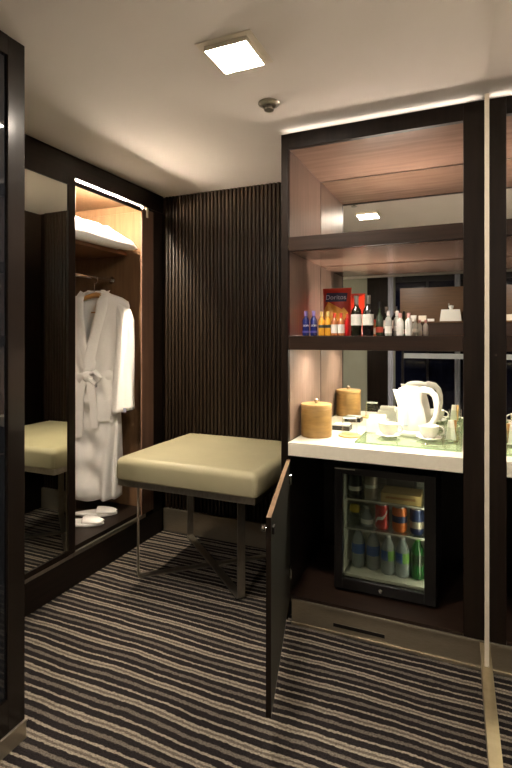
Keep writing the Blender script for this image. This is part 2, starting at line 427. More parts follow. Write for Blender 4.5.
# ------------------------------------------------------------------ hanger and robe
RX, RY = -2.176, 2.465
hg = thing('clothes_hanger', (RX, RY, 1.52), 'wooden clothes hanger with metal hook on the wardrobe rail', 'hanger')
pts = []
for k in range(15):
    u = k/14*2-1
    pts.append((RX + .195*u, RY, 1.567 - .075*abs(u)**1.4))
MB().tube(pts, [.010+.008*(1-abs(k/14*2-1)) for k in range(15)], 12, up=(0, 1, 0)).build('shoulder_bar', 'hangerwood', hg, smooth=True)
hk = [(RX, RY, 1.578), (RX, RY, 1.628)]
for k in range(13):
    a = -PI/2 + k/12*PI*1.22
    hk.append((RX - .012 + .0245*math.cos(a) + .0 , RY, 1.6645 + .0245*math.sin(a) + .0))
hk = [(RX-.012, RY, 1.585), (RX-.012, RY, 1.632)] + hk[2:]
MB().tube(hk, .0026, 8, up=(0, 1, 0)).build('hook', 'chrome', hg, smooth=True)

rb = thing('bathrobe', (RX, RY, .3), 'long white terry bathrobe with tied belt hanging in the wardrobe', 'bathrobe')
def lerp(tab, z):
    for (z0, a), (z1, b) in zip(tab, tab[1:]):
        if z0 >= z >= z1:
            t = (z0-z)/(z0-z1); t = t*t*(3-2*t)
            return a+(b-a)*t
    return tab[-1][1] if z < tab[-1][0] else tab[0][1]
HW = [(1.595, .055), (1.57, .10), (1.545, .175), (1.52, .215), (1.49, .222), (1.44, .21), (1.3, .175), (1.15, .155), (1.07, .122), (1.03, .126), (.95, .148), (.75, .158), (.5, .155), (.29, .148)]
DP = [(1.595, .022), (1.57, .028), (1.545, .032), (1.5, .037), (1.4, .05), (1.2, .066), (1.07, .066), (1.0, .075), (.8, .08), (.29, .088)]
def robe_pt(a, z):
    hw, dp = lerp(HW, z), lerp(DP, z)
    c, s = math.cos(a), math.sin(a)
    px = hw*math.copysign(abs(c)**.8, c); py = dp*math.copysign(abs(s)**.8, s)
    k = max(0, min(1, (1.04-z)/.6))
    fold = .012*k*math.sin(6*a+2.2*z) + .007*k*math.sin(11*a - 5*z+1) + .0045*min(1, max(0, (1.5-z)/.3))*math.sin(8*a+9*z)
    if s < 0 and .35 < z < 1.0: fold += .013*math.sin(34*z + 5*math.cos(a-1))*max(0, 1-abs(px+.02)/.13)
    return Vector((RX + px*(1+fold*2.6), RY + py - fold*1.6*(1 if s < 0 else -1), z))
def vneck(z):                                    # half-width of the neck opening
    if z < 1.10: return 0
    return .062*min(1, (z-1.10)/.36)**.85
NA = 96
zs = [1.595, 1.583, 1.57, 1.558, 1.545, 1.533, 1.52, 1.505, 1.49] + [1.49 - .03*k for k in range(1, 41)]
t = bmesh.new(); rows = []
for z in zs:
    rows.append([t.verts.new(robe_pt(2*PI*k/NA, z + (.006*math.sin(5*2*PI*k/NA) if z == zs[-1] else 0))) for k in range(NA)])
for a, b_ in zip(rows, rows[1:]):
    for k in range(NA):
        k2 = (k+1) % NA
        fc = (a[k].co+a[k2].co+b_[k].co+b_[k2].co)/4
        if fc.y < RY and abs(fc.x-(RX-.015)) < vneck(fc.z): continue
        t.faces.new((a[k], a[k2], b_[k2], b_[k]))
bmesh.ops.recalc_face_normals(t, faces=t.faces[:])
mb = MB(); mb.merge(t)
body = mb.build('robe_body', 'terry', rb, smooth=80)
sl = body.modifiers.new('thick', 'SOLIDIFY'); sl.thickness = .006; sl.offset = 0
# shawl collar: two rolls following the opening, crossing at the belt
def collar(sgn):
    rings = []
    for k in range(22):
        u = k/21; z = 1.585 - u*.505
        hw = max(vneck(z), 0)
        cx = RX - .015 + sgn*(hw + .020 - .03*u*(1 if sgn > 0 else .4))
        if z < 1.14: cx = RX - .015 + sgn*(.02 - .055*(1.14-z)/.06*.35*(1 if sgn > 0 else .2))
        dp = lerp(DP, min(z, 1.595))
        fx = min(.95, abs(cx-RX)/max(lerp(HW, min(z, 1.595)), .01))
        cy = RY - dp*(1-fx**2.5)**.4 - (.010 if sgn > 0 else .006)
        w = .036 if u > .12 else .022+.014*u/.12
        if u < .1: cy = cy + (0.1-u)*.25
        rg = []
        for q in range(12):
            a = 2*PI*q/12
            rg.append(Vector((cx + w*math.cos(a)*.98, cy + .009*math.sin(a) + .010*math.cos(a)*sgn*.9, z + .012*math.cos(a)*sgn)))
        rings.append(rg)
    return MB().loft(rings)
collar(-1).build('collar', 'terry', rb, smooth=80)
collar(1).build('collar', 'terry', rb, smooth=80)
# sleeves
def sleeve(sgn):
    path = [(.205, 1.505, .0), (.232, 1.47, -.004), (.248, 1.40, -.012), (.252, 1.3, -.02), (.252, 1.18, -.026), (.250, 1.05, -.03), (.247, .93, -.033), (.243, .835, -.034)]
    rx = [.030, .050, .064, .070, .074, .078, .084, .092]; ry = [.03, .046, .052, .050, .048, .047, .047, .048]
    rings = []; n = 36
    for i in range(29):
        f_ = i/28*7; j = min(int(f_), 6); u = f_-j
        L_ = lambda A: A[j]+(A[j+1]-A[j])*u
        cx, cz, cy = [path[j][q]+(path[j+1][q]-path[j][q])*u for q in range(3)]
        ax, ay = L_(rx), L_(ry); rg = []
        for k in range(n):
            a = 2*PI*k/n
            fo = 1 + .07*math.sin(5*a+f_*.6)*min(1, f_/2) + .035*math.sin(9*a-f_)
            tilt = .02*math.cos(a)*sgn*(i/28)
            rg.append(Vector((RX + sgn*(cx-.045) + ax*.82*fo*math.cos(a), RY + cy + ay*fo*math.sin(a), cz + tilt)))
        rings.append(rg)
    mb = MB().loft(rings, cap=False)
    return mb
for sgn in (1, -1):
    s_ = sleeve(sgn).build('sleeve', 'terry', rb, smooth=80)
    m_ = s_.modifiers.new('thick', 'SOLIDIFY'); m_.thickness = .005; m_.offset = -1
B(RX-.045, RX+.01, RY+.020, RY+.022, 1.452, 1.460).build('neck_tag', 'hangerwood', rb, label='small tan tag inside the collar')
B(RX+.205, RX+.238, RY-.078, RY-.076, .838, .865).build('care_label', plain('grey_tag', (.25, .25, .33), .6), rb, label='small grey tag at the cuff')
# belt with knot and tails
rings = []
for z, k_ in ((1.092, .98), (1.085, 1.05), (1.06, 1.075), (1.035, 1.05), (1.028, .98)):
    rings.append([Vector((RX + (.132*k_)*math.cos(2*PI*q/60), RY + (.076*k_)*math.sin(2*PI*q/60), z + .016*math.sin(2*PI*q/60+.6) + .004*math.sin(12*PI*q/60))) for q in range(60)])
bl = MB().loft(rings, cap=False).build('belt', 'terry', rb, smooth=80)
MB().lathe([(0, -.034), (.02, -.03), (.034, -.012), (.036, .008), (.026, .028), (0, .034)], (RX-.01, RY-.088, 1.055), 18).build('knot', 'terry', bl, smooth=80)
MB().ribbon([(RX-.005, RY-.092, 1.05), (RX+.02, RY-.110, 1.0), (RX+.035, RY-.108, .92), (RX+.04, RY-.106, .82), (RX+.05, RY-.108, .74)], (1, .1, 0), .044, .009).build('belt_tail', 'terry', bl, smooth=60)
MB().ribbon([(RX-.015, RY-.092, 1.05), (RX-.04, RY-.108, .99), (RX-.052, RY-.106, .9), (RX-.05, RY-.105, .78), (RX-.058, RY-.106, .68)], (1, -.1, 0), .044, .009).build('belt_tail', 'terry', bl, smooth=60)
MB().tube([(RX+.0, RY-.09, 1.06), (RX+.045, RY-.10, 1.085), (RX+.075, RY-.098, 1.05), (RX+.055, RY-.102, 1.005), (RX+.0, RY-.098, 1.045)], .014, 10, sx=1.5).build('bow_loop', 'terry', bl, smooth=80)
# pocket
rings = []
for u in range(9):
    xx = RX + .03 + .105*u/8
    rings.append([Vector((xx, robe_pt(-PI/2 + .0 + math.asin(max(-1, min(1, (xx-RX)/.19))), .86).y - .008 - o_, z)) for o_, z in ((0, .78), (0, .90), (.004, .91), (.006, .90), (.006, .78))])
MB().loft(rings).build('pocket', 'terry', rb, smooth=60)

hg.rotation_euler.z = rb.rotation_euler.z = math.radians(14)

# slippers on the wardrobe floor
def slipper(cx, cy, rot, label):
    r0 = thing('slipper', (cx, cy, .2005), label, 'slipper', 'white slippers on the wardrobe floor')
    def outline(s_, n=40):
        o_ = []
        for k in range(n):
            a = 2*PI*k/n; lx = .13*math.cos(a); w = .043 + .008*math.cos(a) - .006*math.cos(2*a)
            o_.append((lx*s_, w*math.sin(a)*s_))
        return o_
    R_ = Matrix.Rotation(rot, 3, 'Z')
    def W(p): return R_ @ Vector(p) + Vector((cx, cy, .2005))
    MB().loft([[W((x_, y_, z)) for x_, y_ in outline(s_)] for s_, z in ((.96, 0), (1, .004), (1, .012), (.97, .017))]).build('sole', 'linen', r0, smooth=50)
    rings = []
    for i in range(14):
        u = i/13; lx = .01 + .116*u
        w = (.046+.008*u-.006)*math.sqrt(max(.02, 1-(lx/.131)**4)); hgt = .022*(1-u**2.2)+.010
        rings.append([W((lx, -w*math.cos(PI*k/16), .0172 + hgt*math.sin(PI*k/16)**.8)) for k in range(17)])
    up = MB().loft(rings, cap=False, closed=False).build('upper', 'terry', r0, smooth=80)
    m_ = up.modifiers.new('thick', 'SOLIDIFY'); m_.thickness = .004; m_.offset = -1
    return r0
slipper(-2.12, 2.40, math.radians(28), 'flat white slipper on the wardrobe floor, the one nearer the back')
slipper(-2.085, 2.245, math.radians(20), 'flat white slipper on the wardrobe floor, the one nearer the mirror door')

# ------------------------------------------------------------------ bench
bn = thing('bench', (-1.28, 2.41, 0), 'square olive-beige leather luggage bench on crossed metal legs', 'bench')
bx0, bx1, by0, by1 = -1.685, -.885, 2.045, 2.785
t = bmesh.new(); bmesh.ops.create_cube(t, size=1)
bmesh.ops.scale(t, vec=(bx1-bx0, by1-by0, .114), verts=t.verts)
bmesh.ops.bevel(t, geom=[e for e in t.edges if abs(e.verts[0].co.z-e.verts[1].co.z) > .05], offset=.03, segments=5, affect='EDGES', profile=.5)
bmesh.ops.bevel(t, geom=[e for e in t.edges if e.verts[0].co.z > .04 and e.verts[1].co.z > .04], offset=.035, segments=6, affect='EDGES', profile=.5)
bmesh.ops.bevel(t, geom=[e for e in t.edges if e.verts[0].co.z < -.04 and e.verts[1].co.z < -.04], offset=.01, segments=3, affect='EDGES', profile=.5)
bmesh.ops.triangulate(t, faces=[f_ for f_ in t.faces if len(f_.verts) > 4])
bmesh.ops.subdivide_edges(t, edges=[e for e in t.edges if e.calc_length() > .12], cuts=7, use_grid_fill=True)
for v in t.verts:
    if v.co.z > 0:
        v.co.z += .010*max(0, 1-(v.co.x/.4)**2)*max(0, 1-(v.co.y/.37)**2)
t.transform(Matrix.Translation(((bx0+bx1)/2, (by0+by1)/2, .620)))
mb = MB(); mb.merge(t)
cu = mb.build('seat_cushion', 'leather', bn, smooth=30)
# piped seams down the corners
for (cx, cy) in ((bx0+.009, by0+.009), (bx1-.009, by0+.009), (bx1-.009, by1-.009), (bx0+.009, by1-.009)):
    MB().tube([(cx, cy, .575), (cx, cy, .625), (cx+(.006 if cx < -1.28 else -.006), cy+(.006 if cy < 2.4 else -.006), .651)], .0022, 8).build('seam', 'leather', cu, smooth=True)
fr = MB()
a, b_ = .022, .012
fr.box(bx0+.012, bx1-.012, by0+.012, by0+.012+b_, .530, .562, bev=.001).box(bx0+.012, bx1-.012, by1-.024, by1-.012, .530, .562, bev=.001)
fr.box(bx0+.012, bx0+.024, by0+.024, by1-.024, .530, .562).box(bx1-.024, bx1-.012, by0+.024, by1-.024, .530, .562)
fr.box(bx0+.024, bx1-.024, by0+.024, by1-.024, .545, .561)
fr.build('seat_frame', 'benchsteel', bn)
def legframe(p0, p1, z):
    p0, p1 = Vector((*p0, 0)), Vector((*p1, 0)); d = (p1-p0).normalized(); wd = Vector((-d.y, d.x, 0))
    # flared top, straight leg, floor bar, straight leg, flared top
    def half(o_, s_):
        q = [o_ + d*s_*(-.045) + Vector((0, 0, .543))]
        for k in range(7):
            an = k/6*PI/2
            q.append(o_ + d*s_*(-.04*(1-math.sin(an))) + Vector((0, 0, .50+.04*math.cos(an)-.0)))
        q.append(o_ + Vector((0, 0, .3)))
        for k in range(5):
            an = k/4*PI/2
            q.append(o_ + d*s_*(.012*(1-math.cos(an))) + Vector((0, 0, z+.012*(1-math.sin(an)))))
        return q
    return MB().ribbon(half(p0, 1) + half(p1, -1)[::-1], wd, .04, .009)
legframe((-1.648, 2.195), (-1.035, 2.745), .0052).build('leg', 'benchsteel', bn, smooth=25)
legframe((-1.030, 2.193), (-1.655, 2.748), .0148).build('leg', 'benchsteel', bn, smooth=25)

# ------------------------------------------------------------------ minibar cabinet
mc = thing('minibar_cabinet', (-.37, 2.45, 0), 'tall dark wood minibar cabinet with lit open shelves and open lower door', 'cabinet')
f = MB().box(X0, X1, YC, YC+.025, .118, H-.020, bev=.002).box(X2, X3, YC, YC+.025, .118, H-.020, bev=.002)
f.box(X1, X2, YC, YC+.025, 2.155, H-.020)
f.build('face_frame', 'wenge', mc)
MB().box(X0, X1-.012, YC+.026, 2.79, .0, H-.012).build('side_panel', 'wenge', mc)
B(X2+.012, X3, YC+.026, 2.79, .0, H-.012).build('side_panel', 'wenge', mc)
B(X1-.011, X1, YC+.026, YM, .824, 2.156).build('side_lining', 'walnut_side', mc, label='pinkish brown wood lining of the open niche')
B(X2, X2+.011, YC+.026, YM, .824, 2.156).build('side_lining', 'walnut_side', mc)
B(X1-.011, X2+.011, YC+.026, YM+.006, 2.157, 2.175).build('top_lining', 'walnut', mc)
B(X1-.011, X2+.011, YM+.0005, YM+.006, .80, 2.156).build('back_mirror', 'mirror', mc, label='mirror lining the back of the open niche')
for z0, z1 in ((.8235, 1.2415), (1.3045, 1.688), (1.7535, 2.156)):
    MB().box(X1+.0005, X1+.003, YM-.0025, YM, z0, z1).box(X1+.003, X2-.003, YM-.0025, YM, z1-.003, z1).box(X2-.003, X2-.0005, YM-.0025, YM, z0, z1).build('mirror_bead', 'bead', mc)
for z0, z1 in ((1.69, 1.753), (1.242, 1.304)):
    B(X1+.0005, X2-.0005, YC+.003, YM-.002, z0, z1, bev=.0015).build('shelf', 'wenge_x', mc)
MB().box(X1+.0005, X2-.0005, YC+.03, YM-.003, 1.6885, 1.690).build('shelf_lining', 'walnut', mc)
for z in (1.753, 1.304):
    B(*((-.52, -.16) if z > 1.5 else (-.62, -.34)), YM-.022, YM-.012, z-.0002, z+(.003 if z > 1.5 else .0006)).build('light_strip', 'e_shelf' if z > 1.5 else 'e_shelf2', mc, label='thin glowing strip at the back of the shelf')
for xx in (-.60, -.40, -.19):
    pk = MB().lathe([(0, 0), (.030, 0), (.030, .0008), (0, .0008)], (xx, 2.36, 1.2409), 24).build('puck_light', 'chrome', mc, smooth=True)
    MB().lathe([(0, 0), (.021, 0), (.021, -.0006), (0, -.0006)], (xx, 2.36, 1.2408), 24).build('lens', 'e_under', pk)
B(X0+.01, X3-.02, YC+.014, YC+.021, H-.0195, H-.0175).build('cornice_strip', 'e_cove', mc, label='glowing strip in the gap above the cabinet')
# lower carcass
B(X1+.002, X2-.002, 2.70, 2.712, .132, .758).build('back_panel', 'dark', mc)
B(X1-.011, X1, YC+.026, 2.70, .118, .759).build('carcass_side', 'dark', mc)
B(X2, X2+.011, YC+.026, 2.70, .118, .759).build('carcass_side', 'dark', mc)
B(X1+.001, X2-.001, YC+.002, 2.70, .118, .131).build('bottom_panel', mottled('dark_red_brown_veneer', (.016, .009, .006), (.026, .014, .009), 9, .4, stretch=(.4, 6, 6)), mc)
kk = MB().box(X0+.05, X3-.001, YC+.004, YC+.02, 0, .104).box(X0+.05, X3-.001, YC-.004, YC+.02, .104, .1165, bev=.0015).box(X0+.05, X3-.001, YC-.003, YC+.004, 0, .012, bev=.001)
kk = kk.build('plinth', 'steel', mc, label='brushed metal plinth with a dark vent slot')
B(-.545, -.325, YC+.001, YC+.0045, .034, .048).build('vent_slot', 'black', kk)
# door, hinged at the left, standing open towards the viewer
hx, hy = -.742, YC-.004; ex, ey = -.556, 1.400
dv = Vector((ex-hx, ey-hy, 0)); Ld = dv.length; dv.normalize(); nv = Vector((-dv.y, dv.x, 0))   # nv points to +X: the inner face
if nv.x < 0: nv = -nv
def dbox(s0, s1, n0, n1, z0, z1, bev=0):
    t = bmesh.new(); bmesh.ops.create_cube(t, size=1)
    bmesh.ops.scale(t, vec=(s1-s0, n1-n0, z1-z0), verts=t.verts)
    if bev: bmesh.ops.bevel(t, geom=t.edges[:], offset=bev, segments=1, affect='EDGES')
    bmesh.ops.translate(t, vec=((s0+s1)/2, (n0+n1)/2, (z0+z1)/2), verts=t.verts)
    m4 = Matrix(((dv.x, nv.x, 0, hx), (dv.y, nv.y, 0, hy), (0, 0, 1, 0), (0, 0, 0, 1)))
    t.transform(m4); bmesh.ops.recalc_face_normals(t, faces=t.faces[:])
    mb = MB(); mb.merge(t); return mb
dr = dbox(0.004, Ld, -.016, 0, .133, .744).build('door', 'doorin', mc, label='dark cabinet door standing wide open')
dbox(0.004, Ld, -.016, 0, .744, .7465).build('edging', 'dooredge', dr, label='brown top edge of the door')
dbox(Ld, Ld+.0015, -.016, 0, .133, .7465).build('edging', 'wenge', dr)
for z in (.675, .262):
    hb = dbox(.02, .075, 0, .012, z-.022, z+.022, bev=.003)
    hb.bm.verts.ensure_lookup_table()
    hb.build('hinge', 'chrome', dr)
kb = MB().lathe([(0, 0), (.005, 0), (.005, .006), (.010, .009), (.011, .015), (.007, .018), (0, .018)], hx_ := tuple(Vector((hx, hy, .70)) + dv*(Ld-.03) - nv*.016), 20, Matrix(((dv.x, 0, -nv.x), (dv.y, 0, -nv.y), (0, 1, 0))).to_3x3())
kb.build('knob', 'chrome', dr, smooth=True, label='small chrome knob')
ct = dbox(Ld-.045, Ld-.015, 0, .008, .688, .712, bev=.002); ct.build('catch', 'black', dr)

wt = tag(B(X1+.0005, X2-.0005, YC-.004, YM-.001, .762, .8225, bev=.0025).build('countertop', 'quartz'), 'thick cream stone countertop under the lit minibar shelves', 'countertop')

# ------------------------------------------------------------------ fridge
FX0, FX1, FY, FZ0, FZ1 = -.572, -.129, 2.23, .146, .703
fg = thing('minibar_fridge', (-.35, 2.42, .132), 'black minibar fridge with glass door under the cream countertop', 'fridge')
c = MB().box(FX0, FX0+.03, FY+.032, 2.66, FZ0, FZ1).box(FX1-.03, FX1, FY+.032, 2.66, FZ0, FZ1).box(FX0+.03, FX1-.03, FY+.032, 2.66, FZ1-.03, FZ1)
c.box(FX0+.03, FX1-.03, FY+.032, 2.66, FZ0, FZ0+.045).box(FX0+.03, FX1-.03, 2.63, 2.66, FZ0+.045, FZ1-.03)
c.build('housing', 'black', fg)
l = MB().box(FX0+.03, FX0+.036, FY+.034, 2.626, FZ0+.045, FZ1-.03).box(FX1-.036, FX1-.03, FY+.034, 2.626, FZ0+.045, FZ1-.03)
l.box(FX0+.036, FX1-.036, 2.62, 2.626, FZ0+.045, FZ1-.03).box(FX0+.036, FX1-.036, FY+.034, 2.62, FZ0+.045, FZ0+.056)
l.build('liner', 'liner', fg, label='pale plastic inner lining')
gx0, gx1, gz0, gz1 = -.535, -.177, .193, .672
df = MB().box(FX0, gx0, FY, FY+.03, FZ0, FZ1, bev=.002).box(gx1, FX1, FY, FY+.03, FZ0, FZ1, bev=.002).box(gx0, gx1, FY, FY+.03, gz1, FZ1, bev=.002).box(gx0, gx1, FY, FY+.03, FZ0, gz0, bev=.002)
df = df.build('door', 'black', fg)
B(gx0, gx1, FY+.012, FY+.018, gz0, gz1).build('glass_pane', 'fridgeglass', df)
MB().lathe([(0, 0), (.009, 0), (.009, .004), (.007, .005), (0, .005)], (-.362, FY, .168), 20, Matrix.Rotation(PI/2, 3, 'X')).build('lock', 'chrome', df, smooth=True)
B(-.57, -.475, FY-.004, FY, .693, .697, bev=.001).build('grip', 'steel', df)  # pale bar painted in for the highlight along the fridge's top edge
g = MB().box(gx0, gx1, FY+.031, FY+.036, gz0-.004, gz0+.004)
g.build('gasket', 'liner', df)
for z in (.540, .404):
    B(FX0+.037, FX1-.037, FY+.055, 2.60, z, z+.004).build('wire_shelf', 'clear', fg).name
    B(FX0+.037, FX1-.037, FY+.050, FY+.055, z-.002, z+.006, bev=.001).build('shelf_trim', 'liner', fg)
for (xx, yy) in ((FX0+.04, FY+.07), (FX1-.04, FY+.07), (FX0+.04, 2.61), (FX1-.04, 2.61)):
    MB().lathe([(0, 0), (.014, 0), (.012, FZ0-.1315), (0, FZ0-.1315)], (xx, yy, .1315), 14).build('foot', 'black', fg, smooth=True)
B(-.1712, -.1662, FY+.038, FY+.046, .22, .65).build('lamp', 'e_fridge', fg, label='small fridge lamp strip')

def can(x_, y_, z, mat, label, band=None, h=.115, r=.032, txt=None):
    o = thing('drink_can', (x_, y_, z), label, 'can', 'drink cans in the fridge')
    MB().lathe([(0, .004), (r*.72, .004), (r*.78, 0), (r*.95, .008), (r, .014), (r, h-.016), (r*.86, h-.004)], (x_, y_, z), 26).build('body', mat, o, smooth=True)
    MB().lathe([(r*.86, h-.004), (r*.88, h), (r*.82, h-.001), (r*.80, h-.005), (0, h-.005)], (x_, y_, z), 26).build('lid', 'tin', o, smooth=True)
    if band == 'wave':
        t = MB(); rings = []
        for k in range(18):
            u = k/17; a = -.95 + 1.9*u; zz = z + .03 + .055*u + .008*math.sin(7*u)
            rr = r+.0006
            rings.append([(x_+rr*math.sin(a), y_-rr*math.cos(a), zz - .007), (x_+rr*math.sin(a), y_-rr*math.cos(a), zz + .007)])
        t.loft(rings, cap=False, closed=False); t.build('printed_wave', 'paper', o)
    elif band:
        z0, z1, bm_ = band
        MB().lathe([(r+.0005, z0), (r+.0005, z1)], (x_, y_, z), 26).build('printed_band', bm_, o, smooth=True)
    return o
zt, zm, zb = .5445, .4085, .2025
can(-.499, 2.34, zt, 'canblack', 'black and white drink can at the left of the top fridge shelf', (.03, .05, 'paper'))
can(-.425, 2.34, zt, 'cansilver', 'pale bronze drink can on the top fridge shelf beside the ochre carton', (.05, .065, 'liner'))
bxo = thing('snack_carton', (-.285, 2.36, zt), 'flat ochre card carton on the top fridge shelf', 'carton')
B(-.372, -.196, 2.30, 2.42, zt, zt+.042, bev=.001).build('box', 'ochre', bxo)
B(-.35, -.22, 2.2992, 2.30, zt+.018, zt+.028).build('printed_stripe', plain('orange_brown_print', (.35, .16, .05), .6), bxo)
tag(B(-.37, -.24, 2.45, 2.58, zt, zt+.085, bev=.003).build('snack_packet', plain('grey_packet', (.16, .15, .13), .5)), 'grey packet standing behind the ochre carton in the fridge', 'packet')
# middle shelf
o = thing('fruit_bag', (-.500, 2.345, zm), 'small yellow and clear snack packet on the middle fridge shelf', 'packet')
pillow(-.53, -.468, 2.32, 2.37, zm, .055).build('pouch', 'clear', o, smooth=80)
MB().lathe([(0, .056), (.022, .058), (.027, .072), (.02, .09), (0, .096)], (-.50, 2.345, zm), 16).build('top', 'yellowpack', o, smooth=80)
o = thing('drink_bottle', (-.442, 2.345, zm), 'small squat clear bottle beside the red can in the fridge', 'bottle')
MB().lathe([(0, 0), (.026, 0), (.028, .01), (.027, .045), (.014, .068), (.011, .08)], (-.442, 2.345, zm), 22).build('body', 'water', o, smooth=True)
MB().lathe([(.0285, .014), (.0285, .035)], (-.442, 2.345, zm), 22).build('label', 'paper', o, smooth=True)
MB().lathe([(.0125, .08), (.0125, .092), (0, .092)], (-.442, 2.345, zm), 16).build('cap', 'tin', o, smooth=True)
can(-.372, 2.34, zm, 'canred', 'red drink can with a white wave on the middle fridge shelf', 'wave')
can(-.293, 2.34, zm, 'canorange', 'orange drink can on the middle fridge shelf', (.045, .075, 'cannavy'), r=.034)
can(-.217, 2.34, zm, 'cannavy', 'navy blue drink can at the right of the middle fridge shelf', (.03, .06, 'cansilver'))
def pet(x_, y_, z, label, labmat, labmat2=None, h=.19, r=.031, mat='water', cap='whitecap', grp='water bottles on the fridge floor'):
    o = thing('water_bottle', (x_, y_, z), label, 'bottle', grp)
    MB().lathe([(0, .004), (r*.7, 0), (r, .008), (r, h*.20), (r*.93, h*.24), (r, h*.28), (r, h*.62), (r*.8, h*.72), (r*.42, h*.84), (r*.40, h*.90)], (x_, y_, z), 24).build('body', mat, o, smooth=True)
    if labmat:
        t = MB(); n = 24
        def arc(a0, a1):
            return [[(x_+(r+.0007)*math.sin(a0+(a1-a0)*k/n), y_-(r+.0007)*math.cos(a0+(a1-a0)*k/n), z+h*.36), (x_+(r+.0007)*math.sin(a0+(a1-a0)*k/n), y_-(r+.0007)*math.cos(a0+(a1-a0)*k/n), z+h*.60)] for k in range(n+1)]
        MB().loft(arc(-PI, .1 if labmat2 else PI), cap=False, closed=False).build('label', labmat, o, smooth=True)
        if labmat2: MB().loft(arc(.1, PI), cap=False, closed=False).build('label', labmat2, o, smooth=True)
    MB().lathe([(r*.44, h*.90), (r*.44, h-.001), (r*.38, h), (0, h)], (x_, y_, z), 18).build('cap', cap, o, smooth=True)
    return o
pet(-.487, 2.36, zb, 'leftmost clear water bottle with dark blue label on the fridge floor', 'bluelabel', h=.192)
pet(-.417, 2.36, zb, 'second clear water bottle from the left with dark blue label on the fridge floor', 'bluelabel', h=.192)
pet(-.345, 2.34, zb, 'clear water bottle with blue and lime label left of its twin', 'bluelabel', 'greenlabel')
pet(-.280, 2.34, zb, 'clear water bottle with blue and lime label beside the green bottle', 'bluelabel', 'greenlabel')
pet(-.214, 2.345, zb, 'dark green glass water bottle at the right of the fridge floor', 'darkgreen', h=.192, r=.032, mat='greenbottle', cap='greenlabel')

# ------------------------------------------------------------------ things on the middle shelf
ZS = 1.3045
def mini(x_, y_, label, body, cap, lab=None, h=.110, r=.0165, neck=.40, lz=(.22, .52), name='miniature_bottle', cat='bottle', grp='miniature spirits on the middle shelf', capr=.5, shoulder=.62):
    o = thing(name, (x_, y_, ZS), label, cat, grp)
    MB().lathe([(0, .002), (r*.8, 0), (r, .003), (r, h*shoulder), (r*.82, h*(shoulder+.07)), (r*neck, h*(shoulder+.16)), (r*neck, h*.84), (0, h*.84)], (x_, y_, ZS), 22).build('body', body, o, smooth=True)
    MB().lathe([(r*capr, h*.80), (r*capr, h*.99), (r*capr*.85, h), (0, h)], (x_, y_, ZS), 18).build('cap', cap, o, smooth=True)
    if lab: MB().lathe([(r+.0005, h*lz[0]), (r+.0005, h*lz[1])], (x_, y_, ZS), 22).build('label', lab, o, smooth=True)
    return o
for xx, lb in ((-.699, 'leftmost cobalt blue miniature bottle with violet cap on the shelf'), (-.661, 'second cobalt blue miniature bottle, beside the amber miniatures')):
    o = mini(xx, 2.2, lb, 'cobalt', 'purplecap', h=.116, capr=.52)
    bend_text('SKYY', .0125, xx, 2.2, ZS+.047, .0165, 'paper', 'lettering', o, ang=.30)
    MB().lathe([(.017, .014), (.017, .024)], (xx, 2.2, ZS), 22).build('label', plain('violet_label', (.06, .05, .25), .4), o, smooth=True)
for i, (xx, lb) in enumerate(((-.624, 'amber miniature bottle with gold cap beside the cobalt bottles'), (-.595, 'amber miniature bottle with gold cap beside the red capped miniature'))):
    mini(xx, 2.2+.004*i, lb, 'amberliq', 'yellowcap', 'darkband', h=.112, r=.0145, lz=(.33, .45))
for xx, lb in ((-.563, 'red capped miniature with white label beside the amber miniatures'), (-.532, 'red capped miniature with white label beside the bright red bottle')):
    mini(xx, 2.2, lb, 'redliq', 'redcap', 'paper', h=.104, r=.0148, lz=(.12, .50))
mini(-.504, 2.2, 'slim bright red miniature bottle left of the wine bottles', 'redglass', 'redcap', None, h=.100, r=.0105, capr=.6)
def wine(x_, mat, label):
    h, r = .180, .0240
    o = thing('wine_bottle', (x_, 2.2, ZS), label, 'bottle', 'small wine bottles on the middle shelf')
    MB().lathe([(0, .006), (r*.5, .004), (r*.9, 0), (r, .004), (r, h*.56), (r*.86, h*.64), (r*.5, h*.72), (r*.40, h*.77), (r*.38, h*.97), (0, h*.97)], (x_, 2.2, ZS), 28).build('body', mat, o, smooth=True)
    MB().lathe([(r*.43, h*.78), (r*.43, h*.95), (r*.46, h*.955), (r*.46, h), (0, h)], (x_, 2.2, ZS), 20).build('foil_capsule', 'foil', o, smooth=True)
    MB().lathe([(r+.0005, h*.26), (r+.0005, h*.53)], (x_, 2.2, ZS), 28).build('label', 'paper', o, smooth=True)
    return o
wine(-.463, 'wineglass', 'small olive glass wine bottle with white label, the left one')
wine(-.411, 'wineglass2', 'small black glass wine bottle with white label, the right one')
mini(-.361, 2.2, 'dark green miniature bottle with dull red label beside the wine', 'darkgreen', 'black', 'redlabel', h=.150, r=.0165, lz=(.10, .26), capr=.42, shoulder=.5)
mini(-.322, 2.195, 'clear miniature bottle with white cap beside the dark green one', 'bottleclear', 'whitecap', 'paper', h=.110, r=.0155, lz=(.10, .38))
mini(-.291, 2.235, 'clear miniature bottle with white cap behind the pink capped ones', 'bottleclear', 'whitecap', 'paper', h=.110, r=.0155, lz=(.2, .4))
mini(-.272, 2.19, 'pink capped white miniature bottle, left of its twin', 'porcelain', 'pinkcap', 'paper', h=.098, r=.0150, lz=(.10, .30))
mini(-.237, 2.19, 'pink capped white miniature bottle at the right end of the row', 'porcelain', 'pinkcap', 'paper', h=.098, r=.0150, lz=(.10, .30))

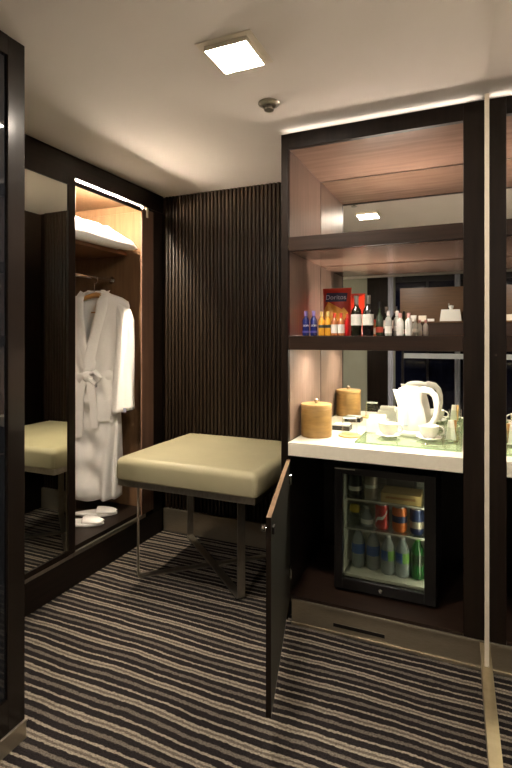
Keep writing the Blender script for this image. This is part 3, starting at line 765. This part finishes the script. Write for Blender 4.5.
# crisp bag leaning at the back
bgx0, bgx1, bgy, bgz = -.690, -.545, 2.44, ZS
cb = thing('crisp_bag', (-.617, bgy, bgz), 'red foil crisp bag with orange chip picture behind the bottles', 'bag')
def bag_front(u, v):       # u,v in -1..1
    e = max(0, 1-abs(u)**2.4)*max(0, 1-abs(v)**2.2)
    return .030*e**.6 + .0025*math.sin(9*u+7*v)*e
HB = .243
def bagpt(u, v, side, off=0):
    x_ = (bgx0+bgx1)/2 + (bgx1-bgx0)/2*u*(1 + .03*abs(v)**6); z = bgz + .001 + HB*(v+1)/2
    return Vector((x_, bgy + .028 - side*(bag_front(u, v)+.0008+off) , z))
t = bmesh.new()
for side in (1, -1):
    g_ = [[t.verts.new(bagpt(i/12-1, j/12-1, side)) for j in range(25)] for i in range(25)]
    for i in range(24):
        for j in range(24): t.faces.new((g_[i][j], g_[i+1][j], g_[i+1][j+1], g_[i][j+1]))
bmesh.ops.remove_doubles(t, verts=t.verts[:], dist=.002)
bmesh.ops.recalc_face_normals(t, faces=t.faces[:])
mb = MB(); mb.merge(t); mb.build('pouch', 'bagred', cb, smooth=70)
def bag_patch(poly, name, mat, off=.0008, n=10):
    # polygon fan refined and laid on the bag front
    t = bmesh.new(); vs = [t.verts.new((p[0], p[1], 0)) for p in poly]; t.faces.new(vs)
    bmesh.ops.triangulate(t, faces=t.faces[:]); bmesh.ops.subdivide_edges(t, edges=t.edges[:], cuts=n, use_grid_fill=True)
    for v in t.verts: v.co = bagpt(v.co.x, v.co.y, 1, off)
    mb = MB(); mb.merge(t); return mb.build(name, mat, cb)
bag_patch([(-.78, .42), (.72, .42), (.78, .78), (-.7, .80)], 'printed_band', 'bagnavy')
bag_patch([(-.92, .05), (-.55, .42), (.62, .05), (.1, -.1), (-.35, -.42), (-.9, -.25)], 'printed_chip', 'chiporange', .0010)
bag_patch([(-.2, -.25), (.55, .18), (.85, -.05), (.4, -.55)], 'printed_chip', 'chiporange', .0012)
tx = bend_text('Doritos', .034, 0, 0, 0, 1, 'bagpale', 'lettering', cb, flat=True)
for v in tx.data.vertices:
    w = v.co + origin_of(cb)
    v.co = bagpt(w.x/.0725*.98 - .02, (w.z)/(HB/2) + .60, 1, .0018 + w.y*-.3) - origin_of(cb)

# ------------------------------------------------------------------ things on the counter
ZC = .8228
cx, cy = -.677, 2.297; r = .0735
cn = thing('bamboo_canister', (cx, cy, ZC), 'round golden bamboo canister with knobbed lid on the counter', 'canister')
MB().lathe([(0, 0), (r*.97, 0), (r, .004), (r, .064), (r*.995, .066), (r, .068), (r, .133), (r*.99, .134), (0, .134)], (cx, cy, ZC), 40).build('body', 'bamboo', cn, smooth=True)
ld = MB().lathe([(0, .1345), (r*1.0, .1345), (r*1.01, .136), (r*1.01, .151), (r*.99, .155), (0, .157)], (cx, cy, ZC), 40).build('lid', 'bamboolid', cn, smooth=True)
MB().lathe([(0, .156), (.006, .156), (.007, .161), (.0115, .167), (.0115, .174), (.006, .179), (0, .180)], (cx, cy, ZC), 20).build('knob', plain('steel_knob', (.45, .38, .3), .25, .6), ld, smooth=True)

gt = thing('glass_tray', (-.25, 2.42, ZC), 'flat green-edged glass tray under the cups and kettle', 'tray')
B(-.468, -.032, 2.209, 2.629, ZC, ZC+.007).build('plate', 'trayglass', gt)
for q in ((-.472, -.0285, 2.205, 2.2088), (-.472, -.0285, 2.6292, 2.633), (-.472, -.4682, 2.209, 2.629), (-.0318, -.028, 2.209, 2.629)):
    B(*q, ZC, ZC+.007).build('edge', 'greenglass', gt, label='green polished glass edge')
ZT = ZC + .0074
co = tag(MB().lathe([(0, 0), (.050, 0), (.053, .002), (.053, .007), (.050, .009), (.046, .0075), (0, .0075)], (-.526, 2.345, ZC), 36).build('coaster', 'coaster', smooth=True), 'round tan coaster under the upturned tumbler', 'coaster')
tb = thing('tumbler', (-.526, 2.345, ZC+.008), 'clear upturned drinking tumbler on the tan coaster', 'glass')
MB().lathe([(.036, 0), (.038, .001), (.0345, .083), (.032, .087), (0, .087)], (-.526, 2.345, ZC+.008), 30).build('glass_wall', 'clear', tb, smooth=True)
MB().lathe([(.0335, .080), (.030, .0855), (0, .0855)], (-.526, 2.345, ZC+.008), 30).build('glass_base', 'bottleclear', tb, smooth=True)
nb = thing('napkin_box', (-.60, 2.50, ZC), 'low black napkin box behind the bamboo canister', 'box')
B(-.645, -.555, 2.47, 2.54, ZC, ZC+.022, bev=.002).build('tray', 'black', nb)
B(-.640, -.560, 2.475, 2.535, ZC+.0225, ZC+.030, bev=.001).build('napkins', 'paper', nb)

sc = thing('tea_caddy', (-.415, 2.475, ZT), 'white porcelain box of tea sachets left of the kettle', 'box')
b_ = MB().box(-.464, -.366, 2.44, 2.446, ZT, ZT+.062, bev=.001).box(-.464, -.366, 2.504, 2.51, ZT, ZT+.062, bev=.001).box(-.464, -.458, 2.446, 2.504, ZT, ZT+.062).box(-.372, -.366, 2.446, 2.504, ZT, ZT+.062).box(-.458, -.372, 2.446, 2.504, ZT, ZT+.006)
b_.build('holder', 'porcelain', sc)
for k in range(5):
    yy = 2.451 + k*.0105
    B(-.454, -.376, yy, yy+.005, ZT+.0065, ZT+.083-.003*(k % 2), bev=.001).build('sachet', 'paper', sc)

def cup(x_, y_, ang, label, label2):
    sa = tag(MB().lathe([(0, .002), (.030, .0), (.034, .003), (.054, .011), (.0575, .014), (.0555, .0155), (.036, .007), (.028, .006), (0, .006)], (x_, y_, ZT), 40).build('saucer', 'porcelain', smooth=True), label2, 'saucer', 'white saucers on the glass tray')
    o = thing('teacup', (x_, y_, ZT+.0068), label, 'cup', 'white teacups on the glass tray')
    MB().lathe([(0, .002), (.020, 0), (.023, .002), (.024, .006), (.036, .018), (.043, .038), (.0455, .058), (.0440, .0585), (.041, .038), (.033, .020), (.0, .009)], (x_, y_, ZT+.0068), 40).build('bowl', 'porcelain', o, smooth=True)
    pts = []
    for k in range(15):
        a = -1.25 + k/14*2.5
        pts.append((x_ + math.cos(ang)*(.040 + .024*math.cos(a)), y_ + math.sin(ang)*(.040 + .024*math.cos(a)), ZT+.0068+.036 + .019*math.sin(a)))
    MB().tube(pts, .0034, 10, up=(-math.sin(ang), math.cos(ang), 0)).build('handle', 'porcelain', o, smooth=True)
cup(-.348, 2.372, math.radians(5), 'white teacup in front of the tea sachet box', 'white saucer under the teacup beside the sachet box')
cup(-.168, 2.378, math.radians(5), 'white teacup in front of the kettle handle', 'white saucer under the teacup in front of the kettle')

# kettle
kx, ky = -.263, 2.488
kt = thing('kettle', (kx, ky, ZT), 'white plastic electric kettle with loop handle on the glass tray', 'kettle')
def kring(z, rx, ry, ox, n=36):
    return [Vector((kx+ox+rx*math.cos(2*PI*k/n), ky+ry*math.sin(2*PI*k/n), ZT+z)) for k in range(n)]
MB().loft([kring(.0, .070, .070, .012), kring(.006, .073, .073, .012), kring(.018, .073, .073, .012), kring(.024, .068, .068, .012)]).build('base', 'plastic', kt, smooth=40)
prof = [(.0245, .068, .068, .012), (.035, .070, .070, .012), (.08, .064, .066, .008), (.12, .059, .062, .005), (.155, .053, .057, .001), (.185, .052, .055, .002), (.205, .053, .053, .006)]
rings = []
for z, rx, ry, ox in prof:
    rg = kring(z, rx, ry, ox)
    if z > .12:
        k_ = (z-.12)/.085
        for i, v in enumerate(rg):
            a = 2*PI*i/36; w = max(0, math.cos(a-PI))**6
            v.x -= .034*w*k_; v.z += .008*w*k_
    rings.append(rg)
MB().loft(rings).build('body', 'plastic', kt, smooth=50)
lid = []
for s_, dz in ((1.0, .2055), (.98, .213), (.80, .2225), (.5, .2285), (.2, .2305)):
    lid.append([Vector((kx+.006+.053*s_*math.cos(2*PI*k/36) - .010*s_*max(0, math.cos(2*PI*k/36-PI))**6, ky+.052*s_*math.sin(2*PI*k/36), ZT+dz)) for k in range(36)])
MB().loft(lid).build('lid', 'plastic', kt, smooth=50)
hp = [(.040, .206), (.066, .214), (.094, .209), (.113, .190), (.122, .158), (.123, .122), (.117, .086), (.104, .058), (.084, .040), (.062, .034)]
MB().tube([(kx+a, ky, ZT+b) for a, b in hp], [.015, .0145, .013, .0115, .011, .0105, .0105, .0115, .0135, .015], 14, sx=1.25, up=(0, 1, 0)).build('handle', 'plastic', kt, smooth=60)
B(kx-.022, kx-.002, ky-.0695, ky-.0600, ZT+.05, ZT+.15, bev=.002).build('water_gauge', plain('pale_blue_gauge', (.55, .66, .74), .2), kt, label='pale blue water gauge strip')

# glass of sachets and a spoon at the right end of the tray
jx, jy = -.070, 2.365
jr = thing('glass_jar', (jx, jy, ZT), 'small clear glass of sugar sachets at the right of the tray', 'jar')
MB().lathe([(0, .0), (.028, 0), (.031, .003), (.033, .068), (.0345, .070), (.032, .069), (.029, .005), (0, .005)], (jx, jy, ZT), 28).build('glass_wall', 'clear', jr, smooth=True)
for k, (dx, dy, ry_, rz_, mt) in enumerate(((-.012, .004, .20, .3, 'paper'), (.004, -.006, -.18, -.2, 'paper'), (.011, .009, .12, .9, 'coaster'), (-.002, .012, -.1, .1, 'paper'))):
    tag(MB().obox((jx+dx, jy+dy, ZT+.0525), (.019, .0026, .088), (0, ry_*.6, rz_), bev=.0008).build('sugar_sachet', mt), ['white sugar sachet at the left of the small glass', 'white sugar sachet at the front of the small glass', 'brown sugar sachet in the small glass', 'white sugar sachet at the back of the small glass'][k], 'sachet', 'sugar sachets in the glass')
sp = thing('teaspoon', (-.118, 2.262, ZT), 'small steel teaspoon lying on the glass tray', 'spoon')
MB().tube([(-.16, 2.255, ZT+.003), (-.12, 2.262, ZT+.004), (-.075, 2.272, ZT+.004)], [.003, .0022, .0020], 8, sx=1.3).build('handle', 'chrome', sp, smooth=True)
t = bmesh.new(); bmesh.ops.create_uvsphere(t, u_segments=16, v_segments=8, radius=1); bmesh.ops.scale(t, vec=(.018, .011, .0035), verts=t.verts); bmesh.ops.translate(t, vec=(-.176, 2.253, ZT+.0038), verts=t.verts)
mb = MB(); mb.merge(t); mb.build('bowl', 'chrome', sp, smooth=80)

# ------------------------------------------------------------------ ceiling fittings
def ceiling_light(cx, cy, label, mat):
    o = thing('ceiling_light', (cx, cy, H), label, 'light', 'square ceiling lights')
    s_ = .098; i_ = .076
    f = MB().box(cx-s_, cx+s_, cy-s_, cy-i_, H-.003, H-.0005, bev=.001).box(cx-s_, cx+s_, cy+i_, cy+s_, H-.003, H-.0005, bev=.001)
    f.box(cx-s_, cx-i_, cy-i_, cy+i_, H-.003, H-.0005).box(cx+i_, cx+s_, cy-i_, cy+i_, H-.003, H-.0005)
    f.build('frame', 'cream', o)
    h_ = MB().box(cx-i_, cx+i_, cy-i_, cy-i_+.004, H-.018, H-.0005).box(cx-i_, cx+i_, cy+i_-.004, cy+i_, H-.018, H-.0005)
    h_.box(cx-i_, cx-i_+.004, cy-i_+.004, cy+i_-.004, H-.018, H-.0005).box(cx+i_-.004, cx+i_, cy-i_+.004, cy+i_-.004, H-.018, H-.0005)
    h_.build('rim', 'cream', o)
    B(cx-i_+.0045, cx+i_-.0045, cy-i_+.0045, cy+i_-.0045, H-.019, H-.014, bev=.001).build('diffuser', mat, o, label='glowing square diffuser')
    return o
ceiling_light(-.712, 1.470, 'lit square ceiling light in front of the minibar cabinet', 'e_ceiling')
ceiling_light(-.85, -.75, 'lit square ceiling light just behind the viewer', 'e_room')  # unseen, added as fill for the ceiling and bedroom
fl = thing('floor_lamp', (-1.95, -1.1, 0), 'tall floor lamp with glowing cream drum shade in the bedroom', 'lamp')  # unseen lamp added to throw more light up at the ceiling
MB().lathe([(0, 0), (.14, 0), (.14, .015), (.02, .03), (0, .03)], (-1.95, -1.1, 0.0005), 32).build('base', 'benchsteel', fl, smooth=40)
MB().tube([(-1.95, -1.1, .03), (-1.95, -1.1, 1.36)], .011, 14).build('pole', 'benchsteel', fl, smooth=40)
MB().lathe([(.17, 1.30), (.15, 1.62), (.147, 1.62), (.167, 1.30)], (-1.95, -1.1, 0), 36).build('lamp_shade', 'e_lamp', fl, smooth=40)
t = bmesh.new(); bmesh.ops.create_uvsphere(t, u_segments=18, v_segments=10, radius=.045); bmesh.ops.translate(t, vec=(-1.95, -1.1, 1.42), verts=t.verts)
mb = MB(); mb.merge(t); mb.build('bulb', 'e_bulb', fl, smooth=80)
sk = thing('sprinkler', (-.74, 1.84, H), 'small round metal fire sprinkler on the ceiling', 'sprinkler')
MB().lathe([(.030, 0), (.044, 0), (.044, -.004), (.036, -.010), (.026, -.012), (.024, -.006), (0, -.006)], (-.74, 1.84, H-.0005), 30).build('flange', 'benchsteel', sk, smooth=40)
hd = MB().lathe([(0, -.006), (.010, -.007), (.012, -.016), (.007, -.022), (.006, -.026), (0, -.026)], (-.74, 1.84, H-.0005), 18).build('nozzle', 'benchsteel', sk, smooth=40)
MB().lathe([(0, -.0262), (.020, -.0262), (.020, -.0285), (0, -.0285)], (-.74, 1.84, H-.0005), 24).build('deflector', 'benchsteel', hd)

# ------------------------------------------------------------------ bedroom behind the viewer (seen in the niche mirror)
w1 = bpy.data.objects.new('window_1', None); C.objects.link(w1); w1.location = (-.45, -2.69, 0); ORIGIN['window_1'] = Vector(w1.location); struct(w1)
MB().box(-1.06, XM, -2.698, -2.66, 0, .06).box(-1.06, XM, -2.698, -2.66, H-.09, H-.001).box(-.60, -.57, -2.698, -2.66, .06, H-.09).build('window_frame', 'dark', w1)
B(-1.06, XM, -2.695, -2.675, .06, H-.09).build('window_pane', 'night', w1)
def curtain(x0, x1, y, label):
    rings = []; n = 40
    for z in (.02, .8, 1.6, H-.01):
        fr_ = [Vector((x0+(x1-x0)*k/n, y + .016*math.sin(k/n*PI*6), z)) for k in range(n+1)]
        bk = [Vector((v.x, v.y+.004, v.z)) for v in reversed(fr_)]
        rings.append(fr_+bk)
    return tag(MB().loft(rings).build('curtain', 'curtain', smooth=40), label, 'curtain', 'pale curtains at the bedroom window')
curtain(-1.165, -1.085, -2.62, 'pale curtain strip beside the dark closet door, seen in the niche mirror')
curtain(-.195, -.12, -2.62, 'pale curtain strip at the right of the window, seen in the niche mirror')
bd = bpy.data.objects.new('door_2', None); C.objects.link(bd); bd.location = (-1.33, -2.67, 0); ORIGIN['door_2'] = Vector(bd.location); struct(bd)
B(-1.495, -1.175, -2.698, -2.645, .002, H-.002, bev=.003).build('door_leaf', 'wenge', bd)
MB().lathe([(0, 0), (.018, 0), (.018, .02), (.03, .03), (.03, .05), (0, .055)], (-1.20, -2.645, 1.22), 18, Matrix.Rotation(-PI/2, 3, 'X')).build('door_knob', 'brass', bd, smooth=True)
cs = thing('console_cabinet', (-.45, -1.9, 0), 'brown wall console with raised back panel, seen in the niche mirror', 'console')
B(-.895, -.005, -1.95, -1.92, 1.30, 1.985, bev=.002).build('back_panel', 'console', cs)
B(-.88, -.005, -1.919, -1.70, 1.32, 1.485).build('drawer_box', 'consoledark', cs)
B(-.89, -.005, -1.919, -1.68, 1.486, 1.508, bev=.002).build('ledge', 'console', cs)
for xx in (-.86, -.03):
    B(xx-.015, xx+.015, -1.945, -1.915, 0, 1.30).build('leg', 'dark', cs)
B(-.845, -.045, -1.94, -1.92, 1.00, 1.07).build('rail', 'greyrail', cs)
tbx = thing('tissue_box', (-.225, -1.78, 1.509), 'white tapered tissue box on the brown console ledge', 'box')
MB().loft([[Vector((-.225+sx*a, -1.78+sy*.06, z)) for sx, sy in ((-1, -1), (1, -1), (1, 1), (-1, 1))] for a, z in ((.135, 1.509), (.115, 1.665))]).build('holder', 'paper', tbx)
MB().lathe([(.02, 0), (.028, .02), (.035, .05), (.0, .06)], (-.22, -1.78, 1.665), 12).build('tissue', 'tissue', tbx, smooth=True)
for k, (x0, x1, h_, lb) in enumerate(((-.76, -.66, .085, 'white carton at the left of the console ledge'), (-.63, -.53, .08, 'cream carton in the middle of the console ledge'), (-.515, -.43, .035, 'low white carton beside the tissue box on the ledge'))):
    tag(B(x0, x1, -1.82, -1.73, 1.509, 1.509+h_, bev=.002).build('carton', ['paper', 'cream', 'tissue'][k]), lb, 'carton', 'cartons on the console ledge')
for k, (xx, lb) in enumerate(((-.25, 'dark slim bottle behind the tissue box, left one'), (-.06, 'dark slim bottle beside the tissue box, right one'))):
    o = thing('slim_bottle', (xx, -1.86, 1.509), lb, 'bottle', 'dark bottles on the console ledge')
    MB().lathe([(0, 0), (.022, 0), (.024, .004), (.024, .12), (.010, .15), (.009, .22), (0, .22)], (xx, -1.86, 1.509), 18).build('body', 'wineglass2', o, smooth=True)
    MB().lathe([(.0105, .215), (.0105, .245), (0, .245)], (xx, -1.86, 1.509), 14).build('cap', 'foil', o, smooth=True)

# ------------------------------------------------------------------ world, camera, view
w = bpy.data.worlds.new('night'); bpy.context.scene.world = w; w.use_nodes = True
w.node_tree.nodes['Background'].inputs[0].default_value = (.02, .025, .05, 1); w.node_tree.nodes['Background'].inputs[1].default_value = .2

cam = bpy.data.cameras.new('camera'); co_ = bpy.data.objects.new('camera', cam); C.objects.link(co_)
co_.location = (0, 0, 1.3); co_.rotation_euler = (PI/2, 0, .4088)
cam.sensor_fit = 'HORIZONTAL'; cam.sensor_width = 36; cam.lens = 491.69/512*36
cam.shift_x = 0; cam.shift_y = -(384-336.9)/768*(768/512)
cam.clip_start = .02
sc_ = bpy.context.scene
sc_.camera = co_
sc_.view_settings.view_transform = 'Standard'; sc_.view_settings.look = 'None'
sc_.view_settings.gamma = 1; sc_.view_settings.exposure = 0.3; sc_.view_settings.use_curve_mapping = False
sc_.cycles.max_bounces = 10; sc_.cycles.glossy_bounces = 6; sc_.cycles.transparent_max_bounces = 16
sc_.cycles.sample_clamp_indirect = 8
